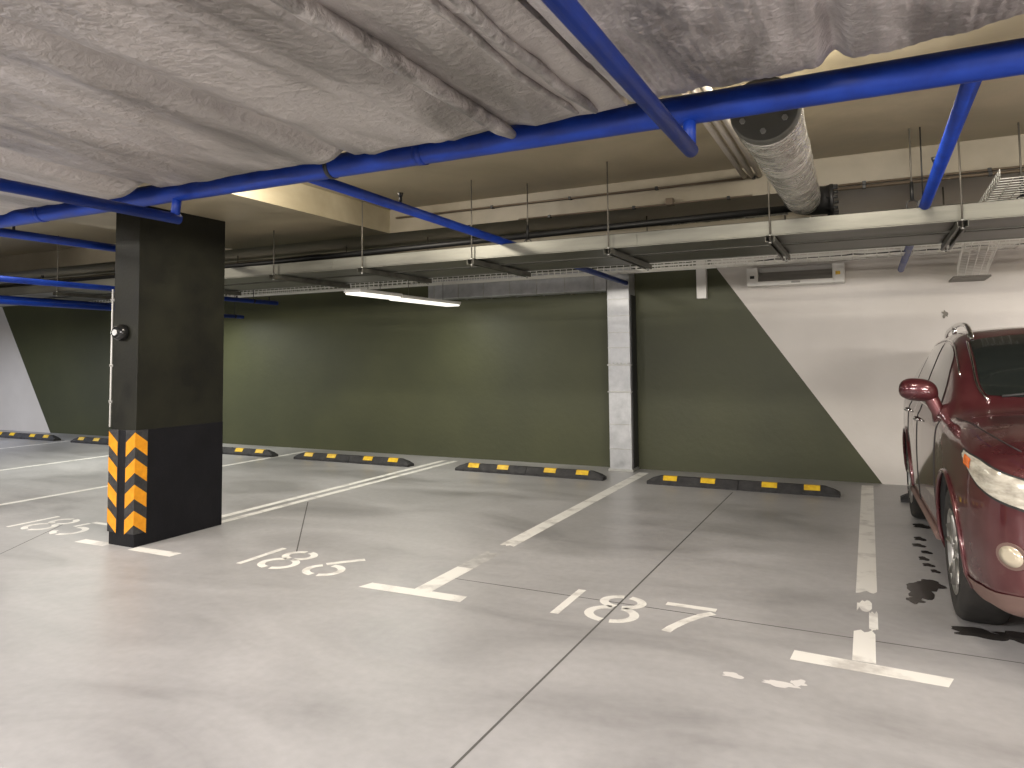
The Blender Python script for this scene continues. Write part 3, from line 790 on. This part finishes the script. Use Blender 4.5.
def cr(a, b, c, d, t):
    # softened Catmull-Rom
    m1 = (c - a) * .5; m2 = (d - b) * .5; t2 = t * t; t3 = t2 * t
    return (2 * t3 - 3 * t2 + 1) * b + (t3 - 2 * t2 + t) * m1 + (-2 * t3 + 3 * t2) * c + (t3 - t2) * m2
def secpt(i, t):
    P = SEC[i][1]; k = min(int(t), 9); f = t - k
    g = lambda j: P[j] if 0 <= j <= 10 else ((-P[20 - j][0], P[20 - j][1]) if j > 10 else (-P[-j][0], P[-j][1]))
    return tuple(cr(g(k - 1)[c], g(k)[c], g(k + 1)[c], g(k + 2)[c], f) for c in (0, 1))
def Sf(u, t, side=-1):
    n = len(SEC)
    i = 0
    while i < n - 2 and SEC[i + 1][0] <= u: i += 1
    h = SEC[i + 1][0] - SEC[i][0]; f = (u - SEC[i][0]) / h
    b, c = secpt(i, t), secpt(i + 1, t)
    a = secpt(i - 1, t) if i > 0 else b; d = secpt(i + 2, t) if i + 2 < n else c
    ha = SEC[i][0] - SEC[i - 1][0] if i > 0 else h; hd = SEC[i + 2][0] - SEC[i + 1][0] if i + 2 < n else h
    out = []
    for q in (0, 1):
        m1 = ((c[q] - b[q]) / h * ha + (b[q] - a[q]) / ha * h) / (h + ha) * h if i > 0 else (c[q] - b[q])
        m2 = ((d[q] - c[q]) / hd * h + (c[q] - b[q]) / h * hd) / (h + hd) * h if i + 2 < n else (c[q] - b[q])
        t2 = f * f; t3 = t2 * f
        out.append((2 * t3 - 3 * t2 + 1) * b[q] + (t3 - 2 * t2 + f) * m1 + (-2 * t3 + 3 * t2) * c[q] + (t3 - t2) * m2)
    return Vector((CARX + side * out[0], CARY + u, out[1]))
def Nf(u, t, side):
    e = .01
    a = Sf(min(u + e, 4.77), t, side) - Sf(max(u - e, 0), t, side); b = Sf(u, min(t + e, 10), side) - Sf(u, max(t - e, 0), side)
    n = a.cross(b).normalized()
    c = Vector((CARX, CARY + 2.4, .8)); p = Sf(u, t, side)
    if n.dot(Vector((p.x - c.x, (p.y - c.y) * .3, p.z - c.z))) < 0: n = -n
    return n
us = []
for k in range(len(SEC) - 1):
    a, b = SEC[k][0], SEC[k + 1][0]; m = max(3, int((b - a) / .06))
    us += [a + (b - a) * j / m for j in range(m)]
us.append(4.77)
ts = [k / 5 for k in range(51)]
bm = nb(); rings = []
for u in us:
    L = [bm.verts.new(Sf(u, t_, -1)) for t_ in ts]
    R = [bm.verts.new(Sf(u, t_, 1)) for t_ in ts[1:-1]]
    rings.append(L + R[::-1])
for a, b in zip(rings, rings[1:]):
    n = len(a)
    for k in range(n):
        f = bm.faces.new((a[k], a[(k + 1) % n], b[(k + 1) % n], b[k])); f.smooth = True
for rg in (rings[0], rings[-1]):
    c = bm.verts.new(sum((v.co for v in rg), Vector()) / len(rg)); n = len(rg)
    for k in range(n): f = bm.faces.new((rg[k], rg[(k + 1) % n], c)); f.smooth = True
UF, UR, WR = .97, 3.71, .365
body = obj('body', bm, PAINT, car)
# wheel housings cut by a boolean, then baked
bm = nb()
for u in (UF, UR):
    for s in (-1, 1):
        tube(bm, [(CARX + s * .52, CARY + u, .385), (CARX + s * 1.2, CARY + u, .385)], .425, 48)
cut = obj('cutter_temp', bm, BLKPL, car)
md = body.modifiers.new('b', 'BOOLEAN'); md.object = cut; md.operation = 'DIFFERENCE'; md.solver = 'EXACT'; md.material_mode = 'TRANSFER' if hasattr(md, 'material_mode') else md.material_mode
bpy.context.view_layer.update()
dg = bpy.context.evaluated_depsgraph_get()
me2 = bpy.data.meshes.new_from_object(body.evaluated_get(dg)); body.modifiers.clear(); body.data = me2
bpy.data.objects.remove(cut, do_unlink=True)

def patch(name, u0, u1, t0, t1, side, m, off=.004, nu=24, nt=12, parent=car, tfun=None, both=False):
    bm = nb(); G = []
    cols = []
    if both:   # across the roof centre, from -side t0 to +side t0
        tt = [t0 + (10 - t0) * k / nt for k in range(nt + 1)]
        cols = [(-1, x) for x in tt] + [(1, x) for x in tt[::-1][1:]]
    for i in range(nu + 1):
        row = []
        if both:
            for s, t_ in cols:
                f = i / nu; u = u0(t_) + (u1(t_) - u0(t_)) * f
                row.append(bm.verts.new(Sf(u, t_, s) + Nf(u, min(t_, 9.95), s) * off))
        else:
            u = u0 + (u1 - u0) * i / nu
            a, b = tfun(u) if tfun else (t0, t1)
            for j in range(nt + 1):
                t_ = a + (b - a) * j / nt
                row.append(bm.verts.new(Sf(u, t_, side) + Nf(u, t_, side) * off))
        G.append(row)
    for a, b in zip(G, G[1:]):
        for k in range(len(a) - 1):
            f = bm.faces.new((a[k], a[k + 1], b[k + 1], b[k])); f.smooth = True
    bmesh.ops.remove_doubles(bm, verts=bm.verts[:], dist=.0004)
    return obj(name, bm, m, parent)
def sm(x): x = max(0, min(1, x)); return x * x * (3 - 2 * x)
# glazing
patch('windshield', lambda t_: 1.44 + .10 * (1 - (t_ - 8) / 2) ** 2, lambda t_: 2.13 - .02 * (1 - (t_ - 8) / 2), 8.28, 0, 0, GLASS, .005, 26, 12, both=True)
patch('rear_window', lambda t_: 4.22, lambda t_: 4.56, 8.4, 0, 0, GLASS, .005, 12, 12, both=True)
for s in (-1, 1):
    patch('side_window', 1.78, 2.62, 0, 0, s, GLASS, .005, 26, 10, tfun=lambda u: (6.22, 6.22 + (1.55) * sm((u - 1.62) / .45)))
    patch('side_window', 2.69, 3.50, 0, 0, s, GLASS, .005, 20, 10, tfun=lambda u: (6.22, 7.77))
    patch('side_window', 3.56, 4.12, 0, 0, s, GLASS, .005, 18, 10, tfun=lambda u: (6.25 + .7 * sm((u - 3.75) / .6), 7.75 - .35 * sm((u - 3.8) / .4)))
    # chrome window surround and chrome A-pillar strip
    bm = nb()
    tube(bm, [Sf(u, 6.16, s) + Nf(u, 6.16, s) * .006 for u in [1.6 + k * .1 for k in range(26)]], .006, 6)
    tube(bm, [Sf(u, 7.86, s) + Nf(u, 7.86, s) * .006 for u in [1.75 + k * .1 for k in range(25)]], .006, 6)
    obj('window_trim', bm, CHROME, car)
    bm = nb(); tube(bm, [Sf(u, 8.22, s) + Nf(u, 8.22, s) * .008 for u in [1.46 + k * .05 for k in range(14)]], .008, 6)
    obj('pillar_trim', bm, CHROME, car)
    # window pillar blacks
    # roof rail
    bm = nb(); pts = []
    for k in range(21):
        u = 2.12 + 1.95 * k / 20; p = Sf(u, 8.35, s); h = .055 * min(1, math.sin(PI * min(k, 20 - k) / 8 / 1.0) if min(k, 20 - k) < 4 else 1)
        pts.append(p + Vector((0, 0, h + .004)))
    tube(bm, pts, [.012] + [.017] * 19 + [.012], 10)
    for k in (1, 10, 19):
        p = pts[k]; tube(bm, [p, p + Vector((0, 0, -.07))], .018, 8)
    obj('roof_rail', bm, CHROME, car)
    # door shut lines
    bm = nb()
    for u, t0, t1 in ((1.50, 2.3, 6.0), (2.65, 2.3, 6.1), (3.42, 3.6, 6.1)):
        tube(bm, [Sf(u, t0 + (t1 - t0) * k / 16, s) + Nf(u, t0 + (t1 - t0) * k / 16, s) * .0015 for k in range(17)], .0035, 5)
    obj('door_gap', bm, BLKPL, car)
    bm = nb()
    for u in (2.47, 3.32):
        p = Sf(u, 5.0, s); q = Sf(u + .17, 5.0, s)
        tube(bm, [p + Vector((s * -0.0, 0, 0)), p + Vector((s * .03, .02, 0)), q + Vector((s * .03, -.02, 0)), q], .011, 8)
    obj('door_handle', bm, CHROME, car)
    # sill strip
    bm = nb(); tube(bm, [Sf(u, 2.2, s) + Vector((s * .012, 0, 0)) for u in [1.45 + k * .2 for k in range(10)]], .022, 8); obj('sill_strip', bm, CHROME if False else DIRT, car)
    # wheel arch lips
    for uw in (UF, UR):
        bm = nb(); pts = []
        for k in range(25):
            a = math.radians(-22 + 224 * k / 24); z = .385 + .432 * math.sin(a); yy = uw + .432 * math.cos(a)
            if z < .25: continue
            # find body side at that height
            best = min(((abs(Sf(yy, tt / 20, s).z - z), tt / 20) for tt in range(30, 125)), key=lambda q: q[0])[1]
            p = Sf(yy, best, s); pts.append(Vector((p.x + s * .002, CARY + yy, z)))
        tube(bm, pts, .014, 8); obj('wheel_arch', bm, PAINT, car)
        # dark liner
        bm = nb()
        tube(bm, [(CARX + s * .53, CARY + uw, .385), (CARX + s * .90, CARY + uw, .385)], .420, 40, False)
        for f in bm.faces[:]:
            if f.calc_center_median().z < .30: bm.faces.remove(f)
        obj('wheel_liner', bm, BLKPL, car)
    # mirror
    mp = Sf(1.78, 6.0, s)
    t0_ = nb(); bmesh.ops.create_uvsphere(t0_, u_segments=24, v_segments=14, radius=1)
    for v in t0_.verts:
        x, y, z = v.co
        y = y * (.55 if y > 0 else 1)
        v.co = Vector((math.copysign(abs(x) ** .75, x) * .118 * (1 - .10 * z), y * .09, math.copysign(abs(z) ** .8, z) * .078 + .010 * x * s))
    for f in t0_.faces: f.smooth = True
    bm = nb(); merge(bm, t0_, Matrix.Translation(Vector((CARX + s * .985, CARY + 1.74, 1.25))))
    mo = obj('mirror', bm, PAINT, car)
    bm = nb(); tube(bm, [(CARX + s * .86, CARY + 1.72, 1.05), (CARX + s * .875, CARY + 1.72, 1.11), (CARX + s * .91, CARY + 1.735, 1.19), (CARX + s * .95, CARY + 1.74, 1.25)], [.05, .042, .045, .05], 12); obj('mirror_arm', bm, PAINT, mo)
    bm = nb(); tube(bm, [(CARX + s * 0.985, CARY + 1.785, 1.25), (CARX + s * 0.985, CARY + 1.79, 1.25)], .075, 20)
    for v in bm.verts: v.co.x = CARX + s * 0.985 + (v.co.x - CARX - s * 0.985) * 1.35
    obj('mirror_glass', bm, CHROME, mo)
    # headlight, amber marker, fog lamp
    patch('headlight', .07, .52, 0, 0, s, HEAD, .010, 22, 8, tfun=lambda u: (5.02 + .55 * sm((u - .30) / .24), 5.95 - .12 * sm((u - .3) / .24)))
    patch('turn_signal', .385, .47, 0, 0, s, AMBER, .013, 8, 6, tfun=lambda u: (5.35, 5.78))
    patch('headlight_surround', .055, .56, 0, 0, s, BLKPL, .006, 22, 8, tfun=lambda u: (4.93 + .60 * sm((u - .30) / .26), 6.03 - .14 * sm((u - .3) / .26)))
    p = Sf(.13, 3.5, s); n = Nf(.13, 3.5, s)
    bm = nb(); tube(bm, [p - n * .01, p + n * .008, p + n * .016], [.062, .060, .03], 24)
    for v in bm.verts: v.co.z = p.z + (v.co.z - p.z) * .78
    obj('fog_light', bm, FOGM, car)
    bm = nb(); tube(bm, [p - n * .01, p + n * .004], .078, 24)
    for v in bm.verts: v.co.z = p.z + (v.co.z - p.z) * .78
    obj('fog_light_bezel', bm, DIRT, car)
# bumper lower, grille
patch('lower_bumper', 0.005, .62, 0, 0, -1, DIRT, .006, 20, 8, tfun=lambda u: (1.0, 2.25))
patch('lower_bumper', 0.005, .62, 0, 0, 1, DIRT, .006, 20, 8, tfun=lambda u: (1.0, 2.25))
bm = nb(); bbox(bm, CARX - .44, CARX + .44, CARY - .012, CARY + .10, .60, .84, .03, 3)
g = obj('grille', bm, BLKPL, car)
for z in (.65, .70, .75, .795):
    bm = nb(); bbox(bm, CARX - .41, CARX + .41, CARY - .022, CARY, z, z + .014, .003, 1); obj('grille_bar', bm, CHROME, g)
bm = nb(); bbox(bm, CARX - .52, CARX + .52, CARY - .01, CARY + .12, .34, .45, .03, 3); obj('lower_intake', bm, BLKPL, car)
bm = nb(); bbox(bm, CARX - .26, CARX + .26, CARY - .026, CARY - .010, .46, .57, .004, 1); obj('number_plate', bm, WHITEP, car)
# hood seams, wipers
for s in (-1, 1):
    bm = nb(); tube(bm, [Sf(.30 + k * .1, 7.0 - .015 * k, s) + Nf(.30 + k * .1, 7.0, s) * .001 for k in range(11)], .0035, 5); obj('bonnet_gap', bm, BLKPL, car)
for x0, x1 in ((-.55, .0), (.05, .55)):
    bm = nb(); tube(bm, [(CARX + x0 + (x1 - x0) * k / 8, CARY + 1.49 - .02 * math.sin(PI * k / 8) + .06 * k / 8, 1.225 + .04 * k / 8 + .01 * math.sin(PI * k / 8)) for k in range(9)], .009, 6); obj('wiper', bm, BLKPL, car)

def wheel(x, y, s):
    bm = nb(); prof = [(.235, -.11), (.30, -.118), (.345, -.112), (.362, -.09), (.367, -.05), (.367, .05), (.362, .09), (.345, .112), (.30, .118), (.235, .11)]
    seg = 48; rings = []
    for r, a in prof: rings.append([bm.verts.new((x + s * a, y + r * math.cos(2 * PI * k / seg), .367 + r * math.sin(2 * PI * k / seg))) for k in range(seg)])
    for a, b in zip(rings, rings[1:] + rings[:1]):
        for k in range(seg): f = bm.faces.new((a[k], a[(k + 1) % seg], b[(k + 1) % seg], b[k])); f.smooth = True
    ty = obj('wheel', bm, TYRE, car); ty['label'] = 'tyre on an alloy rim'
    bm = nb(); rings = []
    for r, a in ((.236, .112), (.226, .112), (.215, .06), (.205, -.06), (.236, -.11)):
        rings.append([bm.verts.new((x + s * a, y + r * math.cos(2 * PI * k / seg), .367 + r * math.sin(2 * PI * k / seg))) for k in range(seg)])
    for a, b in zip(rings, rings[1:]):
        for k in range(seg): f = bm.faces.new((a[k], a[(k + 1) % seg], b[(k + 1) % seg], b[k])); f.smooth = True
    for k in range(5):
        a0 = 2 * PI * k / 5 + .3
        for da in (-.16, .16):
            pts = []
            for r, xx in ((.05, .085), (.12, .092), (.222, .10)):
                aa = a0 + da * (r / .222) * 1.3; pts.append((x + s * xx, y + r * math.cos(aa), .367 + r * math.sin(aa)))
            tube(bm, pts, [.024, .018, .020], 8)
    tube(bm, [(x + s * .03, y, .367), (x + s * .09, y, .367), (x + s * .105, y, .367)], [.075, .07, .035], 20)
    obj('rim', bm, RIMM, ty)
    bm = nb(); tube(bm, [(x + s * .0, y, .367), (x + s * .02, y, .367)], .16, 28); obj('brake_disc', bm, ROD, ty)
for s in (-1, 1):
    wheel(CARX + s * .80, CARY + UF, s); wheel(CARX + s * .80, CARY + UR, s)

# ------------------------------------------------------------------ lights
def area(name, loc, sx, sy, power, color=(1, .95, .87), rot=(0, 0, 0), spread=PI):
    l = bpy.data.lights.new(name, 'AREA'); l.shape = 'RECTANGLE'; l.size = sx; l.size_y = sy; l.energy = power; l.color = color; l.spread = spread
    o = bpy.data.objects.new(name, l); C.objects.link(o); o.location = loc; o.rotation_euler = rot; return o
T = math.radians
area('lamp_aisle_near', (-1.8, -1.2, 2.30), 3.4, .25, 235, (1, .94, .89), (T(38), 0, 0))
area('lamp_aisle_left', (-7.0, .2, 2.30), 3.0, .25, 215, (1, .94, .89), (T(30), 0, 0))
area('lamp_aisle_right', (3.2, -.2, 2.30), 2.4, .25, 280, (1, .93, .87), (T(45), 0, 0))
area('lamp_back', (-4, -5, 2.34), 6.0, .2, 260, (1, .93, .88))
area('fill_bay_right', (3.4, 7.7, 2.27), 2.0, .16, 170, (1, .93, .87))  # unseen fill light added to brighten the white wall and stalls
area('lamp_bay_left', (-10.2, 7.2, 2.22), .2, 3.2, 80, (1, 1, .9))
area('lamp_bay_far_left', (-16, 5.5, 2.22), 2.2, .16, 230, (.85, .88, 1))
area('lamp_bay_duct', (-5.35, 7.6, 2.21), .16, 2.4, 35, (1, .98, .86))
for x, p_, w_ in ((-7.6, 30, 1.2), (-3.8, 55, .5), (-.2, 40, 1.2), (2.4, 35, 1.2)):
    area('hidden_ceiling_light', (x, 3.6, 2.97), w_, .12, p_, (1, .92, .80), (T(40), 0, 0))  # unseen lights added for the stalls; the short one suits the pipe's wall shadow

w = bpy.data.worlds.new('World'); bpy.context.scene.world = w; w.use_nodes = True
w.node_tree.nodes['Background'].inputs[0].default_value = (.6, .6, .62, 1); w.node_tree.nodes['Background'].inputs[1].default_value = .1

# ------------------------------------------------------------------ camera
cam = bpy.data.cameras.new('Camera'); co = bpy.data.objects.new('Camera', cam); C.objects.link(co)
f, pitch, roll, yaw, cy = 721.0025526158367, 0.05823662434365635, -0.009829286719311752, 0.45834475707846334, 314.77799731803054
c_, s_ = math.cos, math.sin
fw = Vector((-s_(yaw) * c_(pitch), c_(yaw) * c_(pitch), s_(pitch))); rt = Vector((c_(yaw), s_(yaw), 0)); up = rt.cross(fw)
r2 = rt * c_(roll) + up * s_(roll); u2 = -rt * s_(roll) + up * c_(roll)
co.matrix_world = Matrix(((r2.x, u2.x, -fw.x, 0), (r2.y, u2.y, -fw.y, 0), (r2.z, u2.z, -fw.z, 1.5), (0, 0, 0, 1)))
cam.sensor_width = 36; cam.lens = 36 * f / 1024; cam.shift_y = (cy - 384) / 1024; cam.clip_start = .05
bpy.context.scene.camera = co
car.rotation_euler.z = CARYAW
sc = bpy.context.scene
sc.view_settings.view_transform = 'Standard'; sc.view_settings.exposure = .22
for o in bpy.data.objects:
    if '_w' in o: del o['_w']
